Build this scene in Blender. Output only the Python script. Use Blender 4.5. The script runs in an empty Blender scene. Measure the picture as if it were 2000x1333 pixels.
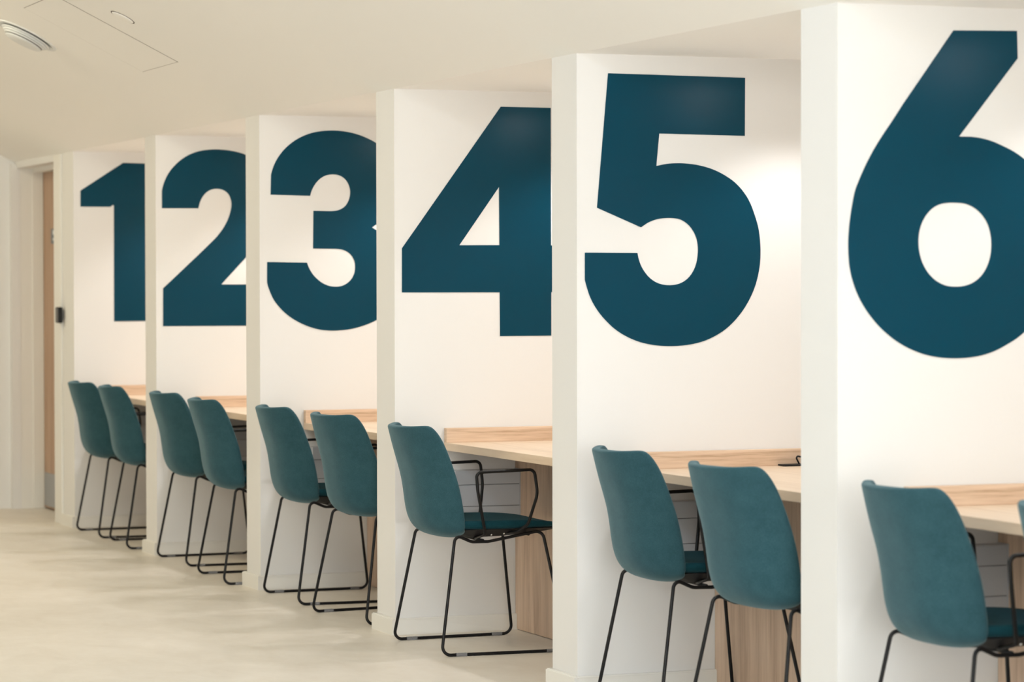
import bpy, bmesh, math, random
from mathutils import Vector, Matrix
SC = bpy.context.scene
COL = SC.collection

# ------------------------------------------------------------------ camera
# world: x runs along the row of booths (far end = 0), y<0 is the aisle, y>0 goes into the booths, z up
P, T, H = 1.82778, 0.21587, 2.10747          # booth spacing, partition thickness, booth ceiling height
TB, HB = 0.018, 0.0634                       # skirting thickness and height
cam_data = bpy.data.cameras.new('camera')
cam_data.sensor_width = 36.0
cam_data.lens = 103.4887
cam_data.clip_start = 0.1
cam_data.clip_end = 60
cam_data.dof.use_dof = True
cam_data.dof.focus_distance = 10.6
cam_data.dof.aperture_fstop = 4.5
cam = bpy.data.objects.new('camera', cam_data)
COL.objects.link(cam)
F_ = Vector((-0.93123789, 0.36396168, -0.01810773))
R_ = Vector((0.36405191, 0.93137683, -0.00184736))
U_ = Vector((-0.01619275, 0.00831248, 0.99983434))
cam.matrix_world = Matrix(((R_.x, U_.x, -F_.x, 18.04644), (R_.y, U_.y, -F_.y, -3.710146), (R_.z, U_.z, -F_.z, 1.34), (0, 0, 0, 1)))
SC.camera = cam

# ------------------------------------------------------------------ colour management and world
SC.view_settings.view_transform = 'Standard'
SC.view_settings.look = 'None'
SC.view_settings.gamma = 1.0
SC.view_settings.use_curve_mapping = False
SC.view_settings.exposure = -0.07
world = bpy.data.worlds.new('world')
SC.world = world
world.use_nodes = True
world.node_tree.nodes['Background'].inputs[0].default_value = (0.85, 0.92, 1.0, 1)
world.node_tree.nodes['Background'].inputs[1].default_value = 0.3
SC.cycles.max_bounces = 10
SC.cycles.diffuse_bounces = 8

# ------------------------------------------------------------------ lights
def area_light(name, loc, target, sx, sy, power, color, spread=180):
    d = bpy.data.lights.new(name, 'AREA')
    d.shape = 'RECTANGLE'; d.size = sx; d.size_y = sy; d.energy = power; d.color = color
    d.spread = math.radians(spread)
    o = bpy.data.objects.new(name, d); COL.objects.link(o)
    o.location = loc
    o.rotation_euler = (Vector(target) - Vector(loc)).to_track_quat('-Z', 'Y').to_euler()
    return o
def spot_light(name, loc, power, color, angle, blend, radius):
    d = bpy.data.lights.new(name, 'SPOT')
    d.energy = power; d.color = color; d.spot_size = math.radians(angle); d.spot_blend = blend
    d.shadow_soft_size = radius
    o = bpy.data.objects.new(name, d); COL.objects.link(o); o.location = loc
    return o
# daylight from the glazing at the near end of the room
area_light('daylight_near_end', (21.6, -2.7, 1.35), (8, -0.6, 0.8), 5.0, 2.5, 445, (0.95, 0.98, 1.0))
# added fill lights over the aisle, tinted warm far to cool near
for lx, wp, wc in ((1.6, 31, (1.0, 0.88, 0.62)), (4.6, 31, (1.0, 0.89, 0.65)), (7.6, 31, (0.97, 0.91, 0.76)), (10.6, 29, (0.74, 0.86, 1.0)), (13.6, 30, (0.62, 0.81, 1.0)), (16.6, 31, (0.58, 0.79, 1.0))):
    area_light('aisle_fill', (lx, -1.75, 2.93), (lx, -1.6, 0), 0.6, 0.6, wp, wc)
# two recessed downlights per booth above the desk
for k, wp in ((1, 40), (2, 40), (3, 37), (4, 31), (5, 26), (6, 22), (7, 22)):
    for dx in (0.42, 1.26):
        spot_light('booth_downlight', (k * P + dx, 0.80, H - 0.008), wp, (1.0, 0.96, 0.945), 122, 0.55, 0.04)
    # added light between them, no fixture, for the highlight on the numbers
    spot_light('number_sheen_fill', (k * P + 0.85, 0.84, H - 0.075), 1.9 if k > 3 else 1.5, (1.0, 0.97, 0.95), 179.5, 0.01, 0.04)

# outlines of the six numbers in metres on their wall: (distance into the booth, height)
NUMBER_OUTLINES = {
 1: [[(0.2838,2.0465),(0.4066,2.0439),(0.4356,2.0428),(0.4319,1.1559),(0.2285,1.1548),(0.2299,1.8080),(0.2211,1.8079),(0.2092,1.7979),(0.0394,1.7978),(0.0398,1.8879)],],
 2: [[(0.0316,1.7419),(0.0315,1.8300),(0.0342,1.8411),(0.0370,1.8522),(0.0402,1.8632),(0.0443,1.8745),(0.0489,1.8857),(0.0540,1.8966),(0.0602,1.9081),(0.0671,1.9192),(0.0746,1.9300),(0.0831,1.9409),(0.0923,1.9514),(0.1021,1.9614),(0.1122,1.9709),(0.1230,1.9799),(0.1341,1.9884),(0.1459,1.9966),(0.1581,2.0042),(0.1707,2.0111),(0.1841,2.0173),(0.1979,2.0226),(0.2120,2.0272),(0.2270,2.0312),(0.2424,2.0343),(0.2579,2.0368),(0.2762,2.0390),(0.2946,2.0403),(0.3130,2.0408),(0.3299,2.0406),(0.3469,2.0398),(0.3637,2.0385),(0.3792,2.0368),(0.3946,2.0347),(0.4099,2.0320),(0.4268,2.0285),(0.4436,2.0243),(0.4599,2.0189),(0.4819,2.0097),(0.5030,1.9984),(0.5217,1.9846),(0.5377,1.9670),(0.5510,1.9467),(0.5619,1.9254),(0.5721,1.8956),(0.5778,1.8640),(0.5805,1.8321),(0.5804,1.8009),(0.5773,1.7695),(0.5721,1.7385),(0.5648,1.7077),(0.5553,1.6774),(0.5447,1.6474),(0.5320,1.6158),(0.5180,1.5848),(0.5039,1.5537),(0.4625,1.4908),(0.3395,1.3618),(0.3395,1.3592),(0.5735,1.3589),(0.5727,1.1500),(0.0350,1.1503),(0.0358,1.3403),(0.2007,1.4916),(0.2238,1.5131),(0.2469,1.5346),(0.2698,1.5563),(0.2855,1.5712),(0.3011,1.5863),(0.3160,1.6019),(0.3240,1.6111),(0.3317,1.6205),(0.3391,1.6301),(0.3474,1.6418),(0.3552,1.6538),(0.3623,1.6661),(0.3683,1.6778),(0.3738,1.6897),(0.3786,1.7019),(0.3827,1.7137),(0.3862,1.7256),(0.3889,1.7377),(0.3906,1.7466),(0.3918,1.7556),(0.3923,1.7645),(0.3917,1.7735),(0.3904,1.7825),(0.3882,1.7912),(0.3853,1.7998),(0.3815,1.8081),(0.3767,1.8157),(0.3714,1.8218),(0.3651,1.8273),(0.3583,1.8320),(0.3511,1.8357),(0.3433,1.8386),(0.3353,1.8407),(0.3270,1.8420),(0.3185,1.8424),(0.3100,1.8422),(0.3014,1.8412),(0.2929,1.8396),(0.2847,1.8370),(0.2765,1.8333),(0.2688,1.8287),(0.2616,1.8234),(0.2549,1.8173),(0.2487,1.8105),(0.2432,1.8032),(0.2379,1.7947),(0.2333,1.7857),(0.2293,1.7764),(0.2254,1.7655),(0.2223,1.7542),(0.2191,1.7430)],],
 3: [[(0.0512,1.7551),(0.0533,1.8438),(0.0553,1.8513),(0.0574,1.8589),(0.0597,1.8663),(0.0635,1.8768),(0.0678,1.8871),(0.0726,1.8972),(0.0778,1.9070),(0.0836,1.9166),(0.0897,1.9260),(0.0971,1.9360),(0.1049,1.9457),(0.1133,1.9550),(0.1228,1.9645),(0.1328,1.9735),(0.1433,1.9820),(0.1543,1.9903),(0.1657,1.9980),(0.1776,2.0051),(0.1887,2.0110),(0.2002,2.0164),(0.2119,2.0213),(0.2246,2.0262),(0.2375,2.0305),(0.2506,2.0343),(0.2648,2.0374),(0.2792,2.0397),(0.2937,2.0416),(0.3080,2.0430),(0.3224,2.0439),(0.3368,2.0444),(0.3512,2.0445),(0.3657,2.0440),(0.3801,2.0431),(0.3946,2.0417),(0.4090,2.0397),(0.4234,2.0373),(0.4380,2.0342),(0.4525,2.0306),(0.4668,2.0265),(0.4801,2.0221),(0.4931,2.0172),(0.5060,2.0119),(0.5196,2.0059),(0.5330,1.9995),(0.5452,1.9918),(0.5595,1.9783),(0.5717,1.9623),(0.5825,1.9456),(0.5954,1.9223),(0.6059,1.8976),(0.6140,1.8723),(0.6199,1.8451),(0.6231,1.8173),(0.6235,1.7894),(0.6212,1.7629),(0.6164,1.7365),(0.6086,1.7109),(0.5991,1.6879),(0.5871,1.6657),(0.5719,1.6461),(0.5574,1.6339),(0.5409,1.6233),(0.5245,1.6127),(0.5423,1.6020),(0.5601,1.5914),(0.5766,1.5793),(0.5948,1.5612),(0.6109,1.5409),(0.6252,1.5196),(0.6390,1.4960),(0.6508,1.4713),(0.6592,1.4458),(0.6629,1.4245),(0.6644,1.4027),(0.6639,1.3811),(0.6606,1.3535),(0.6541,1.3262),(0.6441,1.3002),(0.6313,1.2773),(0.6156,1.2555),(0.5976,1.2358),(0.5814,1.2211),(0.5639,1.2077),(0.5451,1.1961),(0.5331,1.1901),(0.5206,1.1847),(0.5079,1.1798),(0.4936,1.1745),(0.4790,1.1698),(0.4643,1.1656),(0.4485,1.1615),(0.4325,1.1580),(0.4164,1.1551),(0.4020,1.1531),(0.3875,1.1516),(0.3730,1.1505),(0.3586,1.1497),(0.3441,1.1494),(0.3297,1.1495),(0.3153,1.1502),(0.3008,1.1513),(0.2865,1.1531),(0.2720,1.1557),(0.2577,1.1590),(0.2435,1.1629),(0.2290,1.1676),(0.2146,1.1729),(0.2006,1.1788),(0.1860,1.1854),(0.1717,1.1926),(0.1578,1.2004),(0.1445,1.2087),(0.1316,1.2177),(0.1194,1.2273),(0.1089,1.2364),(0.0990,1.2460),(0.0896,1.2561),(0.0804,1.2666),(0.0718,1.2775),(0.0641,1.2889),(0.0578,1.3002),(0.0523,1.3119),(0.0472,1.3237),(0.0433,1.3332),(0.0397,1.3427),(0.0367,1.3524),(0.0356,1.3565),(0.0347,1.3606),(0.0337,1.3647),(0.0340,1.4562),(0.2186,1.4536),(0.2221,1.4451),(0.2255,1.4365),(0.2293,1.4282),(0.2338,1.4197),(0.2388,1.4114),(0.2443,1.4035),(0.2508,1.3955),(0.2581,1.3880),(0.2657,1.3809),(0.2739,1.3741),(0.2825,1.3679),(0.2915,1.3623),(0.3012,1.3574),(0.3113,1.3532),(0.3217,1.3499),(0.3316,1.3478),(0.3418,1.3466),(0.3520,1.3462),(0.3622,1.3465),(0.3724,1.3476),(0.3823,1.3498),(0.3922,1.3535),(0.4018,1.3584),(0.4105,1.3643),(0.4178,1.3704),(0.4244,1.3774),(0.4301,1.3849),(0.4345,1.3921),(0.4382,1.3998),(0.4411,1.4076),(0.4432,1.4164),(0.4443,1.4255),(0.4446,1.4345),(0.4444,1.4436),(0.4434,1.4526),(0.4412,1.4614),(0.4384,1.4686),(0.4347,1.4755),(0.4304,1.4820),(0.4247,1.4889),(0.4181,1.4951),(0.4109,1.5005),(0.4028,1.5053),(0.3940,1.5091),(0.3849,1.5120),(0.3764,1.5137),(0.3677,1.5147),(0.3590,1.5157),(0.2476,1.5166),(0.2495,1.6852),(0.3335,1.6842),(0.3415,1.6849),(0.3495,1.6856),(0.3573,1.6868),(0.3655,1.6890),(0.3736,1.6917),(0.3812,1.6953),(0.3882,1.6995),(0.3948,1.7043),(0.4007,1.7099),(0.4062,1.7169),(0.4109,1.7246),(0.4147,1.7327),(0.4179,1.7414),(0.4203,1.7504),(0.4217,1.7596),(0.4222,1.7685),(0.4218,1.7776),(0.4205,1.7864),(0.4183,1.7941),(0.4154,1.8017),(0.4119,1.8090),(0.4075,1.8163),(0.4025,1.8233),(0.3967,1.8294),(0.3902,1.8347),(0.3828,1.8392),(0.3751,1.8428),(0.3654,1.8459),(0.3552,1.8478),(0.3449,1.8486),(0.3362,1.8485),(0.3275,1.8477),(0.3189,1.8462),(0.3100,1.8438),(0.3013,1.8405),(0.2930,1.8364),(0.2845,1.8310),(0.2766,1.8246),(0.2693,1.8177),(0.2629,1.8105),(0.2572,1.8028),(0.2520,1.7949),(0.2480,1.7882),(0.2443,1.7813),(0.2412,1.7742),(0.2386,1.7668),(0.2366,1.7592),(0.2346,1.7516)],],
 4: [[(0.4400,2.0473),(0.6502,2.0468),(0.6505,1.5061),(0.7111,1.5064),(0.7108,1.3230),(0.6515,1.3226),(0.6512,1.1512),(0.4351,1.1509),(0.4342,1.3223),(0.0298,1.3224),(0.0303,1.4932)],[(0.4320,1.7342),(0.4333,1.5066),(0.2661,1.5056)],],
 5: [[(0.1114,2.0446),(0.6102,2.0416),(0.6090,1.8474),(0.2953,1.8497),(0.2846,1.7424),(0.2979,1.7451),(0.3113,1.7479),(0.3247,1.7500),(0.3382,1.7514),(0.3519,1.7523),(0.3655,1.7526),(0.3780,1.7525),(0.3905,1.7520),(0.4030,1.7511),(0.4172,1.7497),(0.4312,1.7479),(0.4452,1.7455),(0.4604,1.7423),(0.4755,1.7385),(0.4903,1.7339),(0.5048,1.7284),(0.5190,1.7223),(0.5327,1.7155),(0.5455,1.7085),(0.5579,1.7010),(0.5696,1.6928),(0.5797,1.6846),(0.5891,1.6757),(0.5981,1.6664),(0.6062,1.6569),(0.6139,1.6470),(0.6208,1.6368),(0.6305,1.6194),(0.6384,1.6011),(0.6455,1.5826),(0.6503,1.5696),(0.6546,1.5565),(0.6583,1.5432),(0.6609,1.5310),(0.6629,1.5186),(0.6645,1.5062),(0.6658,1.4923),(0.6667,1.4784),(0.6671,1.4644),(0.6670,1.4505),(0.6666,1.4365),(0.6655,1.4226),(0.6637,1.4087),(0.6613,1.3947),(0.6583,1.3809),(0.6546,1.3668),(0.6504,1.3529),(0.6454,1.3391),(0.6393,1.3250),(0.6323,1.3111),(0.6248,1.2975),(0.6176,1.2856),(0.6099,1.2740),(0.6017,1.2628),(0.5920,1.2508),(0.5817,1.2393),(0.5709,1.2282),(0.5595,1.2177),(0.5476,1.2077),(0.5351,1.1984),(0.5220,1.1901),(0.5083,1.1825),(0.4943,1.1756),(0.4794,1.1691),(0.4641,1.1633),(0.4485,1.1584),(0.4319,1.1544),(0.4149,1.1512),(0.3979,1.1487),(0.3778,1.1467),(0.3575,1.1455),(0.3373,1.1452),(0.3172,1.1455),(0.2970,1.1467),(0.2771,1.1489),(0.2602,1.1515),(0.2435,1.1548),(0.2271,1.1589),(0.2118,1.1638),(0.1968,1.1694),(0.1823,1.1757),(0.1686,1.1825),(0.1553,1.1899),(0.1426,1.1979),(0.1286,1.2081),(0.1155,1.2192),(0.1030,1.2309),(0.0916,1.2426),(0.0808,1.2548),(0.0709,1.2675),(0.0628,1.2792),(0.0554,1.2914),(0.0488,1.3039),(0.0436,1.3157),(0.0392,1.3279),(0.0351,1.3402),(0.0325,1.3485),(0.0301,1.3568),(0.0278,1.3651),(0.0279,1.4548),(0.2160,1.4540),(0.2176,1.4463),(0.2193,1.4387),(0.2214,1.4312),(0.2241,1.4234),(0.2272,1.4158),(0.2309,1.4083),(0.2350,1.4012),(0.2397,1.3944),(0.2448,1.3878),(0.2509,1.3808),(0.2576,1.3741),(0.2648,1.3681),(0.2734,1.3624),(0.2827,1.3575),(0.2923,1.3535),(0.3053,1.3500),(0.3189,1.3480),(0.3325,1.3475),(0.3444,1.3480),(0.3563,1.3496),(0.3677,1.3525),(0.3775,1.3563),(0.3869,1.3613),(0.3955,1.3671),(0.4031,1.3738),(0.4098,1.3813),(0.4158,1.3892),(0.4212,1.3983),(0.4258,1.4079),(0.4295,1.4177),(0.4328,1.4298),(0.4349,1.4421),(0.4361,1.4545),(0.4365,1.4637),(0.4364,1.4730),(0.4356,1.4821),(0.4342,1.4907),(0.4322,1.4992),(0.4295,1.5074),(0.4261,1.5153),(0.4221,1.5230),(0.4174,1.5303),(0.4117,1.5377),(0.4053,1.5446),(0.3982,1.5509),(0.3904,1.5566),(0.3819,1.5615),(0.3730,1.5654),(0.3632,1.5680),(0.3530,1.5694),(0.3428,1.5703),(0.3344,1.5706),(0.3260,1.5705),(0.3176,1.5701),(0.3075,1.5693),(0.2974,1.5681),(0.2875,1.5662),(0.2773,1.5635),(0.2672,1.5600),(0.2575,1.5560),(0.2477,1.5508),(0.2384,1.5448),(0.2290,1.5389),(0.0714,1.6024)],],
 6: [[(0.3559,2.0426),(0.5558,2.0471),(0.5581,1.9717),(0.3735,1.7526),(0.3782,1.7525),(0.3830,1.7525),(0.3877,1.7525),(0.3957,1.7525),(0.4037,1.7526),(0.4116,1.7525),(0.4218,1.7518),(0.4319,1.7507),(0.4420,1.7492),(0.4538,1.7471),(0.4654,1.7445),(0.4769,1.7414),(0.4888,1.7376),(0.5004,1.7332),(0.5119,1.7287),(0.5238,1.7238),(0.5356,1.7187),(0.5470,1.7132),(0.5578,1.7074),(0.5682,1.7012),(0.5783,1.6945),(0.5995,1.6778),(0.6187,1.6590),(0.6359,1.6389),(0.6519,1.6166),(0.6658,1.5928),(0.6771,1.5683),(0.6883,1.5337),(0.6948,1.4977),(0.6971,1.4617),(0.6953,1.4281),(0.6898,1.3946),(0.6808,1.3619),(0.6690,1.3325),(0.6541,1.3039),(0.6365,1.2767),(0.6194,1.2544),(0.6003,1.2332),(0.5790,1.2139),(0.5718,1.2082),(0.5643,1.2028),(0.5566,1.1976),(0.5466,1.1917),(0.5363,1.1863),(0.5258,1.1810),(0.5129,1.1746),(0.4998,1.1685),(0.4864,1.1631),(0.4721,1.1583),(0.4575,1.1542),(0.4427,1.1509),(0.4312,1.1489),(0.4196,1.1472),(0.4079,1.1459),(0.3928,1.1448),(0.3776,1.1442),(0.3624,1.1441),(0.3472,1.1444),(0.3321,1.1452),(0.3171,1.1465),(0.3026,1.1483),(0.2882,1.1507),(0.2740,1.1538),(0.2595,1.1576),(0.2452,1.1622),(0.2312,1.1674),(0.2166,1.1735),(0.2023,1.1803),(0.1885,1.1877),(0.1753,1.1957),(0.1625,1.2042),(0.1502,1.2132),(0.1384,1.2228),(0.1270,1.2330),(0.1163,1.2435),(0.1066,1.2538),(0.0974,1.2645),(0.0888,1.2755),(0.0796,1.2883),(0.0712,1.3014),(0.0635,1.3149),(0.0572,1.3277),(0.0516,1.3409),(0.0467,1.3542),(0.0428,1.3665),(0.0396,1.3790),(0.0370,1.3915),(0.0348,1.4064),(0.0336,1.4213),(0.0328,1.4363),(0.0324,1.4488),(0.0324,1.4612),(0.0328,1.4737),(0.0337,1.4886),(0.0352,1.5036),(0.0370,1.5185),(0.0391,1.5335),(0.0417,1.5484),(0.0445,1.5633),(0.0471,1.5767),(0.0500,1.5900),(0.0537,1.6031),(0.0579,1.6138),(0.0627,1.6244),(0.0676,1.6350),(0.0737,1.6476),(0.0800,1.6602),(0.0865,1.6726),(0.0940,1.6859),(0.1017,1.6991),(0.1097,1.7122),(0.1186,1.7256),(0.1278,1.7388),(0.1372,1.7520),(0.1470,1.7653),(0.1570,1.7785),(0.1669,1.7918),(0.1783,1.8076),(0.1896,1.8235),(0.2009,1.8394)],[(0.3620,1.5710),(0.3729,1.5707),(0.3838,1.5700),(0.3944,1.5682),(0.4034,1.5656),(0.4122,1.5622),(0.4205,1.5582),(0.4291,1.5529),(0.4371,1.5468),(0.4445,1.5401),(0.4510,1.5331),(0.4569,1.5254),(0.4619,1.5174),(0.4661,1.5089),(0.4694,1.4999),(0.4720,1.4909),(0.4743,1.4796),(0.4756,1.4681),(0.4760,1.4566),(0.4756,1.4451),(0.4744,1.4336),(0.4721,1.4223),(0.4694,1.4132),(0.4661,1.4043),(0.4621,1.3956),(0.4571,1.3870),(0.4513,1.3786),(0.4447,1.3709),(0.4374,1.3643),(0.4294,1.3582),(0.4207,1.3530),(0.4118,1.3490),(0.4023,1.3457),(0.3925,1.3432),(0.3818,1.3415),(0.3709,1.3407),(0.3600,1.3406),(0.3498,1.3411),(0.3396,1.3423),(0.3298,1.3444),(0.3208,1.3475),(0.3121,1.3513),(0.3039,1.3558),(0.2963,1.3609),(0.2891,1.3667),(0.2824,1.3728),(0.2755,1.3805),(0.2694,1.3888),(0.2640,1.3974),(0.2593,1.4065),(0.2555,1.4160),(0.2524,1.4256),(0.2499,1.4356),(0.2482,1.4456),(0.2472,1.4558),(0.2470,1.4658),(0.2476,1.4759),(0.2489,1.4859),(0.2510,1.4955),(0.2538,1.5050),(0.2575,1.5143),(0.2615,1.5221),(0.2662,1.5298),(0.2716,1.5370),(0.2780,1.5442),(0.2851,1.5509),(0.2930,1.5568),(0.3004,1.5609),(0.3084,1.5644),(0.3167,1.5672),(0.3237,1.5687),(0.3309,1.5697),(0.3382,1.5704),(0.3461,1.5709),(0.3540,1.5710)],],
}

# ------------------------------------------------------------------ materials
def mat(name, color, rough=0.6, metallic=0.0, spec=0.5):
    m = bpy.data.materials.new(name); m.use_nodes = True
    b = m.node_tree.nodes['Principled BSDF']
    b.inputs['Base Color'].default_value = (*color, 1)
    b.inputs['Roughness'].default_value = rough
    b.inputs['Metallic'].default_value = metallic
    b.inputs['Specular IOR Level'].default_value = spec
    return m
def nodes(m): return m.node_tree.nodes, m.node_tree.links, m.node_tree.nodes['Principled BSDF']
def ramp(n, stops):
    r = n.new('ShaderNodeValToRGB')
    e = r.color_ramp.elements
    while len(e) < len(stops): e.new(0.5)
    for i, (pos, c) in enumerate(stops): e[i].position = pos; e[i].color = (*c, 1)
    return r
def coords(n, l, scale, kind='Object', rot=(0, 0, 0)):
    t = n.new('ShaderNodeTexCoord'); mp = n.new('ShaderNodeMapping')
    mp.inputs['Scale'].default_value = scale; mp.inputs['Rotation'].default_value = rot
    l.new(t.outputs[kind], mp.inputs['Vector'])
    return mp
def bump(m, scale, strength, dist=0.001, detail=4):
    n, l, b = nodes(m)
    mp = coords(n, l, (1, 1, 1))
    no = n.new('ShaderNodeTexNoise'); no.inputs['Scale'].default_value = scale; no.inputs['Detail'].default_value = detail
    l.new(mp.outputs[0], no.inputs['Vector'])
    bp = n.new('ShaderNodeBump'); bp.inputs['Strength'].default_value = strength; bp.inputs['Distance'].default_value = dist
    l.new(no.outputs['Fac'], bp.inputs['Height']); l.new(bp.outputs[0], b.inputs['Normal'])

M = {}
M['wall'] = mat('white_wall_paint', (0.80, 0.797, 0.785), 0.75, spec=0.25); bump(M['wall'], 260, 0.12)
M['trim'] = mat('white_satin_trim', (0.83, 0.82, 0.78), 0.45, spec=0.4)
M['ceiling'] = mat('white_ceiling_paint', (0.92, 0.915, 0.89), 0.85, spec=0.2); bump(M['ceiling'], 200, 0.1)
M['number'] = mat('blue_vinyl', (0.0, 0.047, 0.084), 0.28, spec=0.15); bump(M['number'], 500, 0.06, 0.0005)
M['black_metal'] = mat('black_powder_coated_steel', (0.006, 0.006, 0.007), 0.42, spec=0.3)
M['black_plastic'] = mat('black_plastic', (0.009, 0.009, 0.010), 0.5, spec=0.3)
M['steel'] = mat('brushed_steel', (0.42, 0.43, 0.44), 0.35, 0.85)
M['bolt'] = mat('bright_bolt', (0.75, 0.75, 0.75), 0.25, 1.0)
M['white_plastic'] = mat('white_plastic_trunking', (0.50, 0.525, 0.57), 0.4)
M['groove'] = mat('trunking_groove', (0.16, 0.165, 0.18), 0.6)
M['grey_plate'] = mat('grey_sign_plate', (0.16, 0.19, 0.22), 0.5)
M['sign_white'] = mat('white_sign_print', (0.75, 0.78, 0.80), 0.5)
M['vent'] = mat('white_vent_enamel', (0.72, 0.74, 0.74), 0.4)
M['reader_face'] = mat('dark_grey_reader_face', (0.06, 0.055, 0.05), 0.35)
M['vent_core'] = mat('dark_vent_gap', (0.22, 0.22, 0.21), 0.8)
M['gap'] = mat('dark_shadow_gap', (0.10, 0.075, 0.06), 0.9)
M['glide'] = mat('clear_plastic_glide', (0.75, 0.75, 0.77), 0.25)
nn, ll, bb = nodes(M['glide']); bb.inputs['Transmission Weight'].default_value = 0.75; bb.inputs['IOR'].default_value = 1.35

# floor: pale brushed mineral vinyl
m = M['floor'] = mat('pale_vinyl_floor', (0.6, 0.55, 0.47), 0.38, spec=0.4)
n, l, b = nodes(m)
mp = coords(n, l, (2.2, 3.4, 1))
n1 = n.new('ShaderNodeTexNoise'); n1.inputs['Scale'].default_value = 1.6; n1.inputs['Detail'].default_value = 9; n1.inputs['Roughness'].default_value = 0.62; n1.inputs['Distortion'].default_value = 0.5
l.new(mp.outputs[0], n1.inputs['Vector'])
r = ramp(n, [(0.26, (0.70, 0.65, 0.57)), (0.52, (0.755, 0.71, 0.635)), (0.76, (0.80, 0.76, 0.69))])
l.new(n1.outputs['Fac'], r.inputs['Fac']); l.new(r.outputs[0], b.inputs['Base Color'])
n2 = n.new('ShaderNodeTexNoise'); n2.inputs['Scale'].default_value = 7; n2.inputs['Detail'].default_value = 5
l.new(mp.outputs[0], n2.inputs['Vector'])
mr = n.new('ShaderNodeMapRange'); mr.inputs['To Min'].default_value = 0.32; mr.inputs['To Max'].default_value = 0.5
l.new(n2.outputs['Fac'], mr.inputs['Value']); l.new(mr.outputs[0], b.inputs['Roughness'])

def wood(name, scale, dark, mid, light, rough=0.42):
    m = mat(name, mid, rough, spec=0.4)
    n, l, b = nodes(m)
    mp = coords(n, l, scale)
    w = n.new('ShaderNodeTexNoise'); w.inputs['Scale'].default_value = 1.0; w.inputs['Detail'].default_value = 3; w.inputs['Distortion'].default_value = 1.4
    l.new(mp.outputs[0], w.inputs['Vector'])
    f = n.new('ShaderNodeTexNoise'); f.inputs['Scale'].default_value = 6.0; f.inputs['Detail'].default_value = 6; f.inputs['Roughness'].default_value = 0.7
    l.new(mp.outputs[0], f.inputs['Vector'])
    mx = n.new('ShaderNodeMix'); mx.data_type = 'FLOAT'; mx.inputs['Factor'].default_value = 0.4
    l.new(w.outputs['Fac'], mx.inputs['A']); l.new(f.outputs['Fac'], mx.inputs['B'])
    r = ramp(n, [(0.34, dark), (0.47, mid), (0.62, light)])
    l.new(mx.outputs['Result'], r.inputs['Fac']); l.new(r.outputs[0], b.inputs['Base Color'])
    return m
OD, OM, OL = (0.40, 0.245, 0.145), (0.56, 0.375, 0.24), (0.655, 0.46, 0.315)
M['wood_y'] = wood('oak_laminate_upstand', (14, 1.1, 24), (0.46, 0.31, 0.20), (0.66, 0.48, 0.34), (0.76, 0.58, 0.43))
M['wood_x'] = wood('oak_laminate_top', (1.0, 13, 13), (0.66, 0.51, 0.37), (0.73, 0.57, 0.42), (0.79, 0.635, 0.48), 0.38)
M['wood_z'] = wood('oak_laminate_panel', (17, 17, 0.9), (0.48, 0.335, 0.24), (0.62, 0.455, 0.335), (0.71, 0.54, 0.41), 0.5)
M['door_wood'] = wood('oak_door_veneer', (20, 20, 0.8), (0.36, 0.22, 0.14), (0.47, 0.31, 0.205), (0.55, 0.375, 0.26), 0.5)

# teal wool upholstery
m = M['fabric'] = mat('teal_wool_upholstery', (0.028, 0.105, 0.125), 0.92, spec=0.15)
n, l, b = nodes(m)
mp = coords(n, l, (1, 1, 1))
n1 = n.new('ShaderNodeTexNoise'); n1.inputs['Scale'].default_value = 420; n1.inputs['Detail'].default_value = 3
n3 = n.new('ShaderNodeTexNoise'); n3.inputs['Scale'].default_value = 22; n3.inputs['Detail'].default_value = 6; n3.inputs['Roughness'].default_value = 0.75
l.new(mp.outputs[0], n1.inputs['Vector']); l.new(mp.outputs[0], n3.inputs['Vector'])
mx = n.new('ShaderNodeMix'); mx.data_type = 'FLOAT'; mx.inputs['Factor'].default_value = 0.45
l.new(n1.outputs['Fac'], mx.inputs['A']); l.new(n3.outputs['Fac'], mx.inputs['B'])
r = ramp(n, [(0.32, (0.018, 0.058, 0.074)), (0.5, (0.027, 0.080, 0.100)), (0.68, (0.040, 0.106, 0.128))])
l.new(mx.outputs['Result'], r.inputs['Fac']); l.new(r.outputs[0], b.inputs['Base Color'])
bp = n.new('ShaderNodeBump'); bp.inputs['Strength'].default_value = 0.35; bp.inputs['Distance'].default_value = 0.001
l.new(n1.outputs['Fac'], bp.inputs['Height']); l.new(bp.outputs[0], b.inputs['Normal'])
b.inputs['Sheen Weight'].default_value = 0.35; b.inputs['Sheen Roughness'].default_value = 0.45
b.inputs['Sheen Tint'].default_value = (0.5, 0.68, 0.74, 1)

M['seat_fabric'] = m.copy(); M['seat_fabric'].name = 'darker_teal_seat'  # copy of the upholstery with a darker ramp and less sheen
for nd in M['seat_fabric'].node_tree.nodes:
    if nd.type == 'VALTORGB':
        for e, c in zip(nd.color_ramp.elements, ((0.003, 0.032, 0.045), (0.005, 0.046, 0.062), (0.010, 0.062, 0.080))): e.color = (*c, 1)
    if nd.type == 'BSDF_PRINCIPLED': nd.inputs['Sheen Weight'].default_value = 0.08

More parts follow.
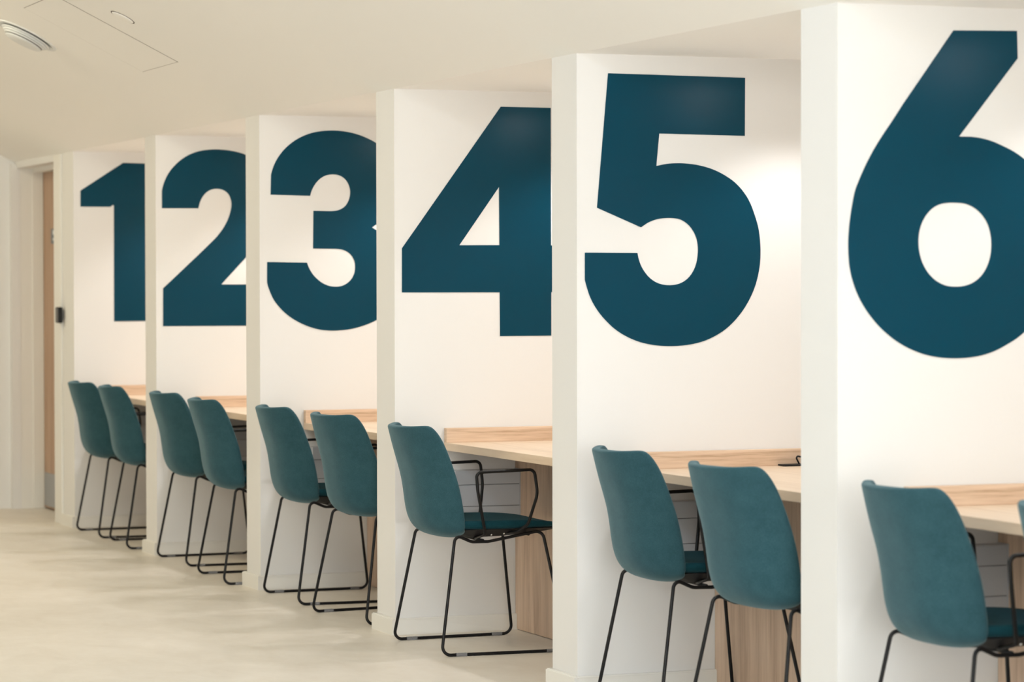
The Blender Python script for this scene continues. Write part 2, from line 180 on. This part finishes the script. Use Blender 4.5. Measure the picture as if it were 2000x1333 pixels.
# ------------------------------------------------------------------ helpers
def link(name, bm_or_mesh, material, parent=None, smooth=False, loc=None):
    if isinstance(bm_or_mesh, bmesh.types.BMesh):
        me = bpy.data.meshes.new(name)
        bmesh.ops.recalc_face_normals(bm_or_mesh, faces=bm_or_mesh.faces)
        bm_or_mesh.to_mesh(me); bm_or_mesh.free()
    else:
        me = bm_or_mesh; me.name = name
    if smooth:
        for f in me.polygons: f.use_smooth = True
    for mm in (material if isinstance(material, (list, tuple)) else [material]): me.materials.append(mm)
    o = bpy.data.objects.new(name, me); COL.objects.link(o)
    if parent: o.parent = parent
    if loc: o.location = loc
    return o
def box(bm, x0, x1, y0, y1, z0, z1, bev=0.0, mi=0):
    vs = [bm.verts.new((x, y, z)) for x in (x0, x1) for y in (y0, y1) for z in (z0, z1)]
    idx = [(0, 1, 3, 2), (4, 6, 7, 5), (0, 4, 5, 1), (2, 3, 7, 6), (0, 2, 6, 4), (1, 5, 7, 3)]
    fs = [bm.faces.new([vs[i] for i in q]) for q in idx]
    for f in fs: f.material_index = mi
    if bev > 0:
        es = list({e for f in fs for e in f.edges})
        bmesh.ops.bevel(bm, geom=es, offset=bev, segments=3, profile=0.5, affect='EDGES')
    return fs
def bx(*a, **k):
    bm = bmesh.new(); box(bm, *a, **k); return bm
def tag(o, label, cat=None, group=None, kind=None):
    o['label'] = label
    if cat: o['category'] = cat
    if group: o['group'] = group
    if kind: o['kind'] = kind
    return o
def struct(name, bm, m, label, cat, **k):
    o = link(name, bm, m, **k); return tag(o, label, cat, kind='structure')
def empty(name, loc, rz, label, cat, group=None):
    o = bpy.data.objects.new(name, None); COL.objects.link(o)
    o.location = loc; o.rotation_euler = (0, 0, rz); o.empty_display_size = 0.1
    return tag(o, label, cat, group)
def round_path(pts, closed, segs=7):
    """pts: (x,y,z,r) -> polyline with filleted corners"""
    out = []; n = len(pts)
    for i, q in enumerate(pts):
        p = Vector(q[:3]); r = q[3] if len(q) > 3 else 0
        if r <= 0 or (not closed and i in (0, n - 1)): out.append(p); continue
        a = Vector(pts[i - 1][:3]); b = Vector(pts[(i + 1) % n][:3])
        u = (a - p).normalized(); v = (b - p).normalized()
        ang = u.angle(v); d = min(r / math.tan(ang / 2), (a - p).length * 0.49, (b - p).length * 0.49)
        rr = d * math.tan(ang / 2)
        c = p + (u + v).normalized() * (rr / math.sin(ang / 2))
        s = p + u * d - c; e = p + v * d - c
        tot = s.angle(e); ax = s.cross(e)
        if ax.length < 1e-9: out.append(p); continue
        for j in range(segs + 1): out.append(c + Matrix.Rotation(tot * j / segs, 3, ax.normalized()) @ s)
    return out
def tube(bm, path, rad, closed=False, sides=12):
    n = len(path); rings = []; prev = None
    for i, p in enumerate(path):
        if closed: t = (path[(i + 1) % n] - path[i - 1]).normalized()
        else: t = (path[min(i + 1, n - 1)] - path[max(i - 1, 0)]).normalized()
        if prev is None:
            up = Vector((0, 0, 1)) if abs(t.z) < 0.9 else Vector((0, 1, 0)); nn = t.cross(up).normalized()
        else:
            nn = (prev - t * prev.dot(t)).normalized()
        prev = nn; bn = t.cross(nn)
        rings.append([bm.verts.new(p + (nn * math.cos(2 * math.pi * k / sides) + bn * math.sin(2 * math.pi * k / sides)) * rad) for k in range(sides)])
    m = n if closed else n - 1
    for i in range(m):
        a = rings[i]; b = rings[(i + 1) % n]
        off = 0
        if closed and i == n - 1:
            off = min(range(sides), key=lambda o: (a[0].co - b[o].co).length)
        for k in range(sides):
            bm.faces.new((a[k], a[(k + 1) % sides], b[(k + 1 + off) % sides], b[(k + off) % sides]))
    if not closed:
        bm.faces.new(rings[0]); bm.faces.new(list(reversed(rings[-1])))
def disc_lathe(bm, prof, seg=64):
    """prof: list of (radius, height) lathed about z"""
    rings = []
    for r, z in prof:
        rings.append([bm.verts.new((r * math.cos(2 * math.pi * k / seg), r * math.sin(2 * math.pi * k / seg), z)) for k in range(seg)] if r > 1e-6 else [bm.verts.new((0, 0, z))])
    for a, b in zip(rings, rings[1:]):
        for k in range(seg):
            q = [a[k % len(a)], a[(k + 1) % len(a)], b[(k + 1) % len(b)], b[k % len(b)]]
            q = list(dict.fromkeys(q))
            if len(q) > 2: bm.faces.new(q)

# ------------------------------------------------------------------ room shell
XE, XN = 0.24, 22.0                     # far end wall, near end wall
SL = 0.5                                # slope of the aisle ceiling
YB, YA = 1.30, -5.6                     # back wall of booths, far side of aisle
bm = bx(XE - 0.6, XN, YA, YB + 0.1, -0.1, 0.0)
struct('floor', bm, M['floor'], 'pale beige brushed vinyl floor of the aisle and booths', 'floor')
struct('ceiling', bx(XE - 0.6, XN, 0.0, YB + 0.1, H, H + 0.12), M['ceiling'], 'low flat white ceiling over the numbered booths', 'ceiling')
YS = -2.1
bm = bmesh.new()
pr = [(0.0, H), (YS, H - SL * YS), (YA, H - SL * YS), (YA, H - SL * YS + 0.12), (YS, H - SL * YS + 0.12), (0.0, H + 0.12)]
a = [bm.verts.new((XE - 0.6, y, z)) for y, z in pr]; b2 = [bm.verts.new((XN, y, z)) for y, z in pr]
bm.faces.new(a); bm.faces.new(list(reversed(b2)))
for i in range(6):
    j = (i + 1) % 6; bm.faces.new((a[i], b2[i], b2[j], a[j]))
struct('ceiling', bm, M['ceiling'], 'sloping white ceiling rising over the aisle', 'ceiling')
struct('wall_back', bx(XE - 0.6, XN, YB, YB + 0.1, 0, H), M['wall'], 'white wall at the back of the booths', 'wall')
struct('wall_left', bx(XE - 0.6, XN, YA - 0.1, YA, 0, 3.4), M['wall'], 'white wall on the far side of the aisle', 'wall')
struct('wall_front', bx(XN, XN + 0.1, YA, YB, 0, 3.4), M['wall'], 'white wall at the near end of the room', 'wall')
struct('wall_end', bx(XE - 0.1, XE, YA, YB, 0, 3.3), M['wall'], 'cream end wall at the far left of the aisle', 'wall')

# doorway at the far end: recessed door facing the aisle
DY, XD0, XD1 = 0.163, 0.296, 1.375
bm = bmesh.new()
box(bm, XE, XD1, 0.0, DY + 0.12, 2.071, H)                 # head of the opening
box(bm, XE, XD0, -0.032, 0.022, 0, 2.094)                   # thin outer edge board
struct('wall_right', bm, M['wall'], 'white wall over the recessed door', 'wall')
bm = bmesh.new()
box(bm, XE, XD0 - 0.004, 0.022, DY + 0.10, 0, 2.071)
box(bm, XE, XD0 + 0.006, 0.095, DY, 0, 2.071, bev=0.003)
box(bm, XD0, XD1, 0.10, DY + 0.02, 2.046, 2.071)
struct('trim_1', bm, M['trim'], 'cream painted frame lining the door recess', 'door frame')
struct('trim_2', bx(XD1, XD1 + 0.175, -0.013, 0.0, 0, H - 0.002, bev=0.003), M['trim'], 'pale vertical board between the door and booth 1', 'door trim')
d = link('door_1', bx(XD0 + 0.004, XD1, DY, DY + 0.045, 0.008, 2.044, bev=0.002), M['door_wood'])
tag(d, 'oak veneered door seen edge-on at the far left end', 'door', kind='structure')
link('kick_plate', bx(XD0 + 0.02, XD1 - 0.02, DY - 0.003, DY, 0.075 - 0.055, 0.222), M['steel'], d)['label'] = 'brushed steel kick plate'
# room sign on the door
s = empty('door_sign', (0.536, DY, 1.655), 0, 'small grey sign plate on the oak door, above the card reader', 'sign')
link('sign_plate', bx(0, 0.17, -0.006, 0, -0.045, 0.045, bev=0.001), M['grey_plate'], s)
bm = bmesh.new(); box(bm, 0.055, 0.10, -0.0075, -0.006, 0.008, 0.034); box(bm, 0.055, 0.12, -0.0075, -0.006, -0.026, -0.012)
link('sign_print', bm, M['sign_white'], s)
# card reader on the end cap
s = empty('card_reader', (1.563, 0.0, 1.19), 0, 'small black card reader on the narrow pillar beside booth 1', 'card reader')
link('reader_body', bx(-0.040, 0.040, -0.038, -0.013, -0.045, 0.045, bev=0.006), M['black_plastic'], s)
link('reader_face', bx(-0.033, 0.033, -0.0395, -0.037, -0.038, 0.038, bev=0.001), M['reader_face'], s)['label'] = 'dark grey front of the reader'

# partitions between booths, with skirting
KS = range(1, 8)
for k in KS:
    x1 = k * P; x0 = x1 - T
    if k == 1: x0 = XD1
    lab = 'white booth partition carrying the number %d' % k if k < 7 else 'white booth partition to the right of booth 6'
    bm = bx(x0, x1, 0.0, YB, 0, H)
    struct('wall_booth_%d' % k, bm, M['wall'], lab, 'wall')
    # skirting: one strip wrapped round the visible foot, stopped at the desk panel
    bm = bmesh.new()
    xl = x0 - TB if k > 1 else XD1 + 0.175
    ys = 0.515
    path = [(xl, ys if k > 1 else -TB), (xl, -TB), (x1 + TB, -TB), (x1 + TB, ys)] if k > 1 else [(xl, -TB), (x1 + TB, -TB), (x1 + TB, ys)]
    box(bm, xl, x1 + TB, -TB, 0.0, 0, HB, bev=0)
    box(bm, x1, x1 + TB, 0.0, ys, 0, HB)
    if k > 1: box(bm, xl, x0, 0.0, ys, 0, HB)
    bmesh.ops.remove_doubles(bm, verts=bm.verts, dist=0.0001)
    bmesh.ops.bevel(bm, geom=[e for e in bm.edges if all(v.co.z > HB - 0.001 for v in e.verts)], offset=0.004, segments=2, affect='EDGES')
    lab = 'white skirting round the foot of the booth %d partition' % k if k < 7 else 'white skirting round the partition right of booth 6'
    struct('baseboard_%d' % k, bm, M['trim'], lab, 'skirting')

# ------------------------------------------------------------------ big wall numbers
for k in range(1, 7):
    cu = bpy.data.curves.new('outline', 'CURVE'); cu.dimensions = '2D'; cu.fill_mode = 'BOTH'; cu.extrude = 0.0009
    for loop in NUMBER_OUTLINES[k]:
        sp = cu.splines.new('POLY'); sp.points.add(len(loop) - 1)
        for q, (y, z) in zip(sp.points, loop): q.co = (y, z, 0, 1)
        sp.use_cyclic_u = True
    co = bpy.data.objects.new('outline', cu); COL.objects.link(co)
    bpy.context.view_layer.update()
    me = bpy.data.meshes.new_from_object(co.evaluated_get(bpy.context.evaluated_depsgraph_get()))
    bpy.data.objects.remove(co)
    me.transform(Matrix(((0, 0, 1, 0.0010), (1, 0, 0, 0), (0, 1, 0, 0), (0, 0, 0, 1))))
    me.materials.clear()
    o = link('wall_number', me, M['number'], loc=(k * P, 0, 0))
    where = {1: 'nearest the far door', 2: 'second from the door', 3: 'between the 2 and 4', 4: 'above one single chair', 5: 'right of the 4', 6: 'nearest the camera'}[k]
    tag(o, 'giant dark blue number %d on booth wall, %s' % (k, where), 'wall number', 'giant blue numbers on the booth walls')

# ------------------------------------------------------------------ desks
DZ0, DZ1, UZ, DYF, PY = 0.709, 0.740, 0.796, 0.200, 0.497
ordinal = {1: 'under the giant 1, farthest from the camera', 2: 'under the giant 2', 3: 'under the giant 3, its left end showing', 4: 'under the giant 4, with one chair', 5: 'under the giant 5, with a power socket and cable', 6: 'under the giant 6 at the right edge'}
for k in range(1, 7):
    W = P - T - 0.004
    t = empty('built_in_desk', (k * P + 0.002, 0, 0), 0, 'oak built-in desk with an upstand ' + ordinal[k], 'desk', 'oak desks in the booths')
    link('desktop', bx(0.0, W, DYF, YB - 0.004, DZ0, DZ1, bev=0.002), M['wood_x'], t)
    bm = bmesh.new()
    box(bm, 0.0, 0.028, DYF + 0.001, YB - 0.004, DZ1, UZ, bev=0.0015)
    link('upstand', bm, M['wood_y'], t)
    link('upstand', bx(W - 0.028, W, DYF + 0.001, YB - 0.004, DZ1, UZ, bev=0.0015), M['wood_y'], t)
    link('support_panel', bx(0.0, W, PY, PY + 0.025, 0.002, DZ0, bev=0.001), M['wood_z'], t)
    # three-compartment cable trunking under the desk on the number wall
    c = empty('cable_trunking', (k * P, 0, 0), 0, 'white cable trunking on the wall below the desk under the giant %d' % k, 'cable trunking', 'white trunking under the desks')
    y0, y1 = 0.225, PY - 0.002
    bm = bmesh.new()
    for z0, z1 in ((0.4345, 0.4905), (0.4925, 0.5745), (0.5765, 0.632)):
        box(bm, 0.0, 0.058, y0, y1, z0, z1, bev=0.0015)
    link('cover', bm, M['white_plastic'], c)
    link('groove_backing', bx(0.0, 0.0535, y0 + 0.002, y1 - 0.002, 0.437, 0.629), M['groove'], c)['label'] = 'dark joint lines between the covers'
    link('end_cap', bx(0.0, 0.060, y1, y1 + 0.0018, 0.432, 0.634), M['white_plastic'], c)

# power socket and cable on desk 5
s = empty('power_socket', (5 * P + 0.056, 0.735, DZ1 + 0.0003), 0, 'flat black power socket with a looped cable on desk 5, beside the upstand', 'power socket')
link('socket_plate', bx(-0.022, 0.022, -0.02, 0.16, 0.0, 0.006, bev=0.002), M['black_plastic'], s)
bm = bmesh.new()
tube(bm, round_path([(0.0, 0.050, 0.005), (0.0, 0.034, 0.034, 0.006), (0.0, 0.10, 0.020, 0.02), (0.01, 0.125, 0.006)], False), 0.0030, sides=8)
link('cable', bm, M['black_plastic'], s, smooth=True)

# ------------------------------------------------------------------ chair
def grid_mesh(rows):
    bm = bmesh.new()
    g = [[bm.verts.new(p) for p in r] for r in rows]
    for i in range(len(g) - 1):
        for j in range(len(g[0]) - 1):
            bm.faces.new((g[i][j], g[i][j + 1], g[i + 1][j + 1], g[i + 1][j]))
    return bm
BACK = [  # centre (y,z), edge (y,z), half width : outer surface from under the seat to the top
    ((.085, .416), (.062, .448), .172), ((.035, .413), (.052, .446), .192), ((-.020, .423), (.046, .453), .202),
    ((-.055, .447), (.044, .470), .206), ((-.078, .482), (.043, .493), .208), ((-.090, .530), (.037, .530), .210),
    ((-.096, .590), (.026, .590), .211), ((-.106, .650), (.009, .650), .210), ((-.125, .710), (-.013, .710), .208),
    ((-.142, .760), (-.038, .773), .203), ((-.153, .798), (-.063, .812), .194), ((-.160, .818), (-.083, .831), .183), ((-.163, .828), (-.097, .838), .167)]
def make_chair(label):
    t = empty('armchair', (0, 0, 0), 0, label, 'chair', 'teal chairs at the booth desks')
    NW = 16; rows = []
    for i, ((cy, cz), (ey, ez), hw) in enumerate(BACK):
        r = []; py = 3.1 if i < 9 else 3.1 - .2 * (i - 8); pz = 3.1 if i < 8 else 1.5
        for j in range(NW + 1):
            w = -1 + 2 * j / NW
            r.append(((hw + .008) * w, cy + (ey - cy) * abs(w) ** py, cz + (ez - cz) * abs(w) ** pz))
        rows.append(r)
    bm = grid_mesh(rows)
    bmesh.ops.recalc_face_normals(bm, faces=bm.faces)
    bm.faces.ensure_lookup_table()
    mid = [f for f in bm.faces if abs(f.calc_center_median().x) < .05 and f.calc_center_median().z > .6][0]
    if mid.normal.y > 0: bmesh.ops.reverse_faces(bm, faces=bm.faces)
    me = bpy.data.meshes.new('backrest'); bm.to_mesh(me); bm.free()
    o = link('backrest', me, M['fabric'], t, smooth=True)
    so = o.modifiers.new('solid', 'SOLIDIFY'); so.thickness = 0.026; so.offset = -1
    su = o.modifiers.new('sub', 'SUBSURF'); su.levels = 2; su.render_levels = 2
    # seat cushion: closed lofted slab
    def seat_row(y, ze, zc, zb, hw):
        r = []
        for j in range(11):
            w = -1 + 2 * j / 10; a = abs(w) ** 2.4
            r.append((hw * w, y, zc + (ze - zc) * a))
        for j in range(11):
            w = 1 - 2 * j / 10; r.append((hw * w * .985, y, zb + .006 * abs(w) ** 4))
        return r
    SR = [(.012, .487, .470, .452, .185), (.05, .491, .468, .449, .204), (.12, .491, .466, .447, .211), (.20, .491, .467, .446, .214),
          (.28, .489, .470, .447, .215), (.35, .483, .473, .449, .214), (.41, .474, .470, .450, .207), (.445, .465, .463, .446, .190), (.463, .456, .454, .442, .160)]
    bm = bmesh.new(); rings = [[bm.verts.new(q) for q in seat_row(*r)] for r in SR]
    for a, b in zip(rings, rings[1:]):
        for j in range(22): bm.faces.new((a[j], a[(j + 1) % 22], b[(j + 1) % 22], b[j]))
    for rg in (rings[0], rings[-1]):
        for j in range(10): bm.faces.new((rg[j], rg[j + 1], rg[20 - j], rg[21 - j]))
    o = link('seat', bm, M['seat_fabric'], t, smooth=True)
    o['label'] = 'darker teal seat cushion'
    su = o.modifiers.new('sub', 'SUBSURF'); su.levels = 2; su.render_levels = 2
    # black under-seat pan
    bm = bmesh.new()
    R = [(.02, .448, .17, .424, .12), (.10, .452, .195, .420, .15), (.22, .452, .20, .424, .16), (.34, .452, .20, .432, .16), (.42, .450, .18, .440, .14)]
    rings = [[bm.verts.new(q) for q in ((-a, y, z0), (a, y, z0), (b, y, z1), (-b, y, z1))] for y, z0, a, z1, b in R]
    for a, b in zip(rings, rings[1:]):
        for j in range(4): bm.faces.new((a[j], a[(j + 1) % 4], b[(j + 1) % 4], b[j]))
    bm.faces.new(rings[0]); bm.faces.new(rings[-1])
    bmesh.ops.bevel(bm, geom=list(bm.edges), offset=.002, segments=1, affect='EDGES')
    link('seat_pan', bm, M['black_plastic'], t)['label'] = 'black plastic pan below the cushion'
    r = 0.0058
    for s in (-1, 1):
        pts = [(s * .268, -.066, r, .030), (s * .212, .008, .438, .022), (s * .202, .075, .409, .05), (s * .202, .14, .408, .05), (s * .210, .352, .444, .030), (s * .285, .424, r, .030)]
        bm = bmesh.new(); tube(bm, round_path(pts, True, 8), r, closed=True)
        leg = link('sled_leg', bm, M['black_metal'], t, smooth=True)
        for y0 in (-.012, .338):
            x = s * (.268 + .017 * (y0 + .07 + .02) / .51)
            bm = bmesh.new(); box(bm, x - .0085, x + .0085, y0, y0 + .042, 0.0, .0125, bev=.002)
            link('glide', bm, M['glide'], leg)['label'] = 'clear plastic glide'
        pts = [(s * .150, .110, .418), (s * .215, .125, .436, .02), (s * .272, .074, .600, .05), (s * .278, .066, .668, .018), (s * .280, .292, .674, .022), (s * .284, .304, .585, .10), (s * .250, .278, .468, .04), (s * .215, .250, .443, .02), (s * .150, .215, .430)]
        bm = bmesh.new(); tube(bm, round_path(pts, False, 8), r)
        link('armrest', bm, M['black_metal'], t, smooth=True)
    for y, z in ((.12, .413), (.30, .430)):
        bm = bmesh.new(); tube(bm, [Vector((-.203, y, z)), Vector((0, y, z)), Vector((.203, y, z))], .0055)
        link('crossbar', bm, M['black_metal'], t, smooth=True)
    for s in (-1, 1):
        for y, z in ((.165, .431), (.215, .434)):
            bm = bmesh.new(); bmesh.ops.create_uvsphere(bm, u_segments=10, v_segments=6, radius=.0045)
            link('bolt', bm, M['bolt'], t, smooth=True, loc=(s * .172, y, z))['label'] = 'bright bolt under the seat'
    return t
def copy_tree(o, parent=None):
    c = o.copy(); COL.objects.link(c)
    if parent: c.parent = parent
    for ch in list(o.children):
        if ch.name in COL.objects: copy_tree(ch, c)
    return c
CH = [(1, .479, .023, -.35, 'left teal chair at the desk under the giant 1'), (1, 1.191, .019, -4.4, 'right teal chair at the desk under the giant 1'),
      (2, .390, .033, .4, 'left teal chair at the desk under the giant 2'), (2, 1.306, -.022, -2.6, 'right teal chair at the desk under the giant 2'),
      (3, .425, .026, -.7, 'left teal chair at the desk under the giant 3'), (3, 1.239, .023, 5.9, 'right teal chair under the giant 3, turned slightly outward'),
      (4, .452, -.006, 0.0, 'single teal chair under the giant 4, both black arm loops in view'),
      (5, .422, .059, -1.9, 'left teal chair at the desk under the giant 5'), (5, 1.280, .004, 5.5, 'right teal chair under the giant 5, beside the wide pillar'),
      (6, .420, .048, 0.6, 'nearest full teal chair, under the giant 6'), (6, 1.205, .040, -1.0, 'teal chair cut off by the right edge of the photo')]
first = None
for k, dx, dy, rz, lab in CH:
    if first is None: o = first = make_chair(lab)
    else: o = copy_tree(first)
    o['label'] = lab
    o.location = (k * P + dx, dy, 0); o.rotation_euler = (0, 0, math.radians(rz))

# ------------------------------------------------------------------ things in the sloping ceiling
ang = math.atan(SL)
def on_slope(x, y, off=0.0):
    """matrix with local z pointing out of the sloping ceiling (down into the room)"""
    nrm = Vector((0, -SL, -1)).normalized()
    ex = Vector((1, 0, 0)); ey = nrm.cross(ex)
    o = Vector((x, y, H - SL * y)) + nrm * off
    return Matrix(((ex.x, ey.x, nrm.x, o.x), (ex.y, ey.y, nrm.y, o.y), (ex.z, ey.z, nrm.z, o.z), (0, 0, 0, 1)))
v = empty('ceiling_vent', (0, 0, 0), 0, 'round white ceiling vent with concentric rings at the top left', 'ceiling vent')
v.matrix_world = on_slope(4.47, -0.822)
bm = bmesh.new(); disc_lathe(bm, [(.0, .001), (.130, .001), (.133, .005), (.142, .006), (.150, .004), (.152, 0.0)])
link('outer_ring', bm, M['vent'], v, smooth=True)
bm = bmesh.new(); disc_lathe(bm, [(.092, .001), (.092, .034), (0, .034)])
link('core', bm, M['vent_core'], v)['label'] = 'dark gaps between the rings'
for ra, z0 in ((.122, .0085), (.111, .0165), (.100, .0245)):
    bm = bmesh.new(); disc_lathe(bm, [(.088, z0), (ra - .002, z0), (ra, z0 + .0025), (ra - .002, z0 + .005), (.088, z0 + .006)])
    link('louvre_ring', bm, M['vent'], v, smooth=True)
bm = bmesh.new(); disc_lathe(bm, [(.086, .0345), (.092, .036), (.088, .040), (.060, .044), (0, .046)])
link('centre_disc', bm, M['vent'], v, smooth=True)
v = empty('ceiling_disc', (0, 0, 0), 0, 'small flush round disc in the ceiling beside the access panel', 'ceiling disc')
v.matrix_world = on_slope(5.97, -0.735)
bm = bmesh.new(); disc_lathe(bm, [(.0, .005), (.044, .005), (.049, .003), (.050, 0.0)])
link('disc_cover', bm, M['ceiling'], v, smooth=True)
bm = bmesh.new(); disc_lathe(bm, [(.050, .0012), (.0545, .0016), (.0550, .0002)])
link('shadow_gap', bm, M['gap'], v)
v = empty('access_panel', (0, 0, 0), 0, 'square white access panel let into the sloping ceiling', 'access panel')
v.matrix_world = on_slope(5.37, -0.69)
bm = bmesh.new(); box(bm, -.302, .302, -.300, .300, 0.0003, .0012)
link('panel_board', bm, M['ceiling'], v)
bm = bmesh.new()
box(bm, .3022, .3062, -.303, .303, 0.0002, .0009); box(bm, -.3045, -.3022, -.303, .303, 0.0002, .0009)
box(bm, -.303, .303, .3002, .3018, 0.0002, .0009); box(bm, -.303, .303, -.3018, -.3002, 0.0002, .0009)
link('shadow_gap', bm, M['gap'], v)['label'] = 'thin dark joint round the panel'
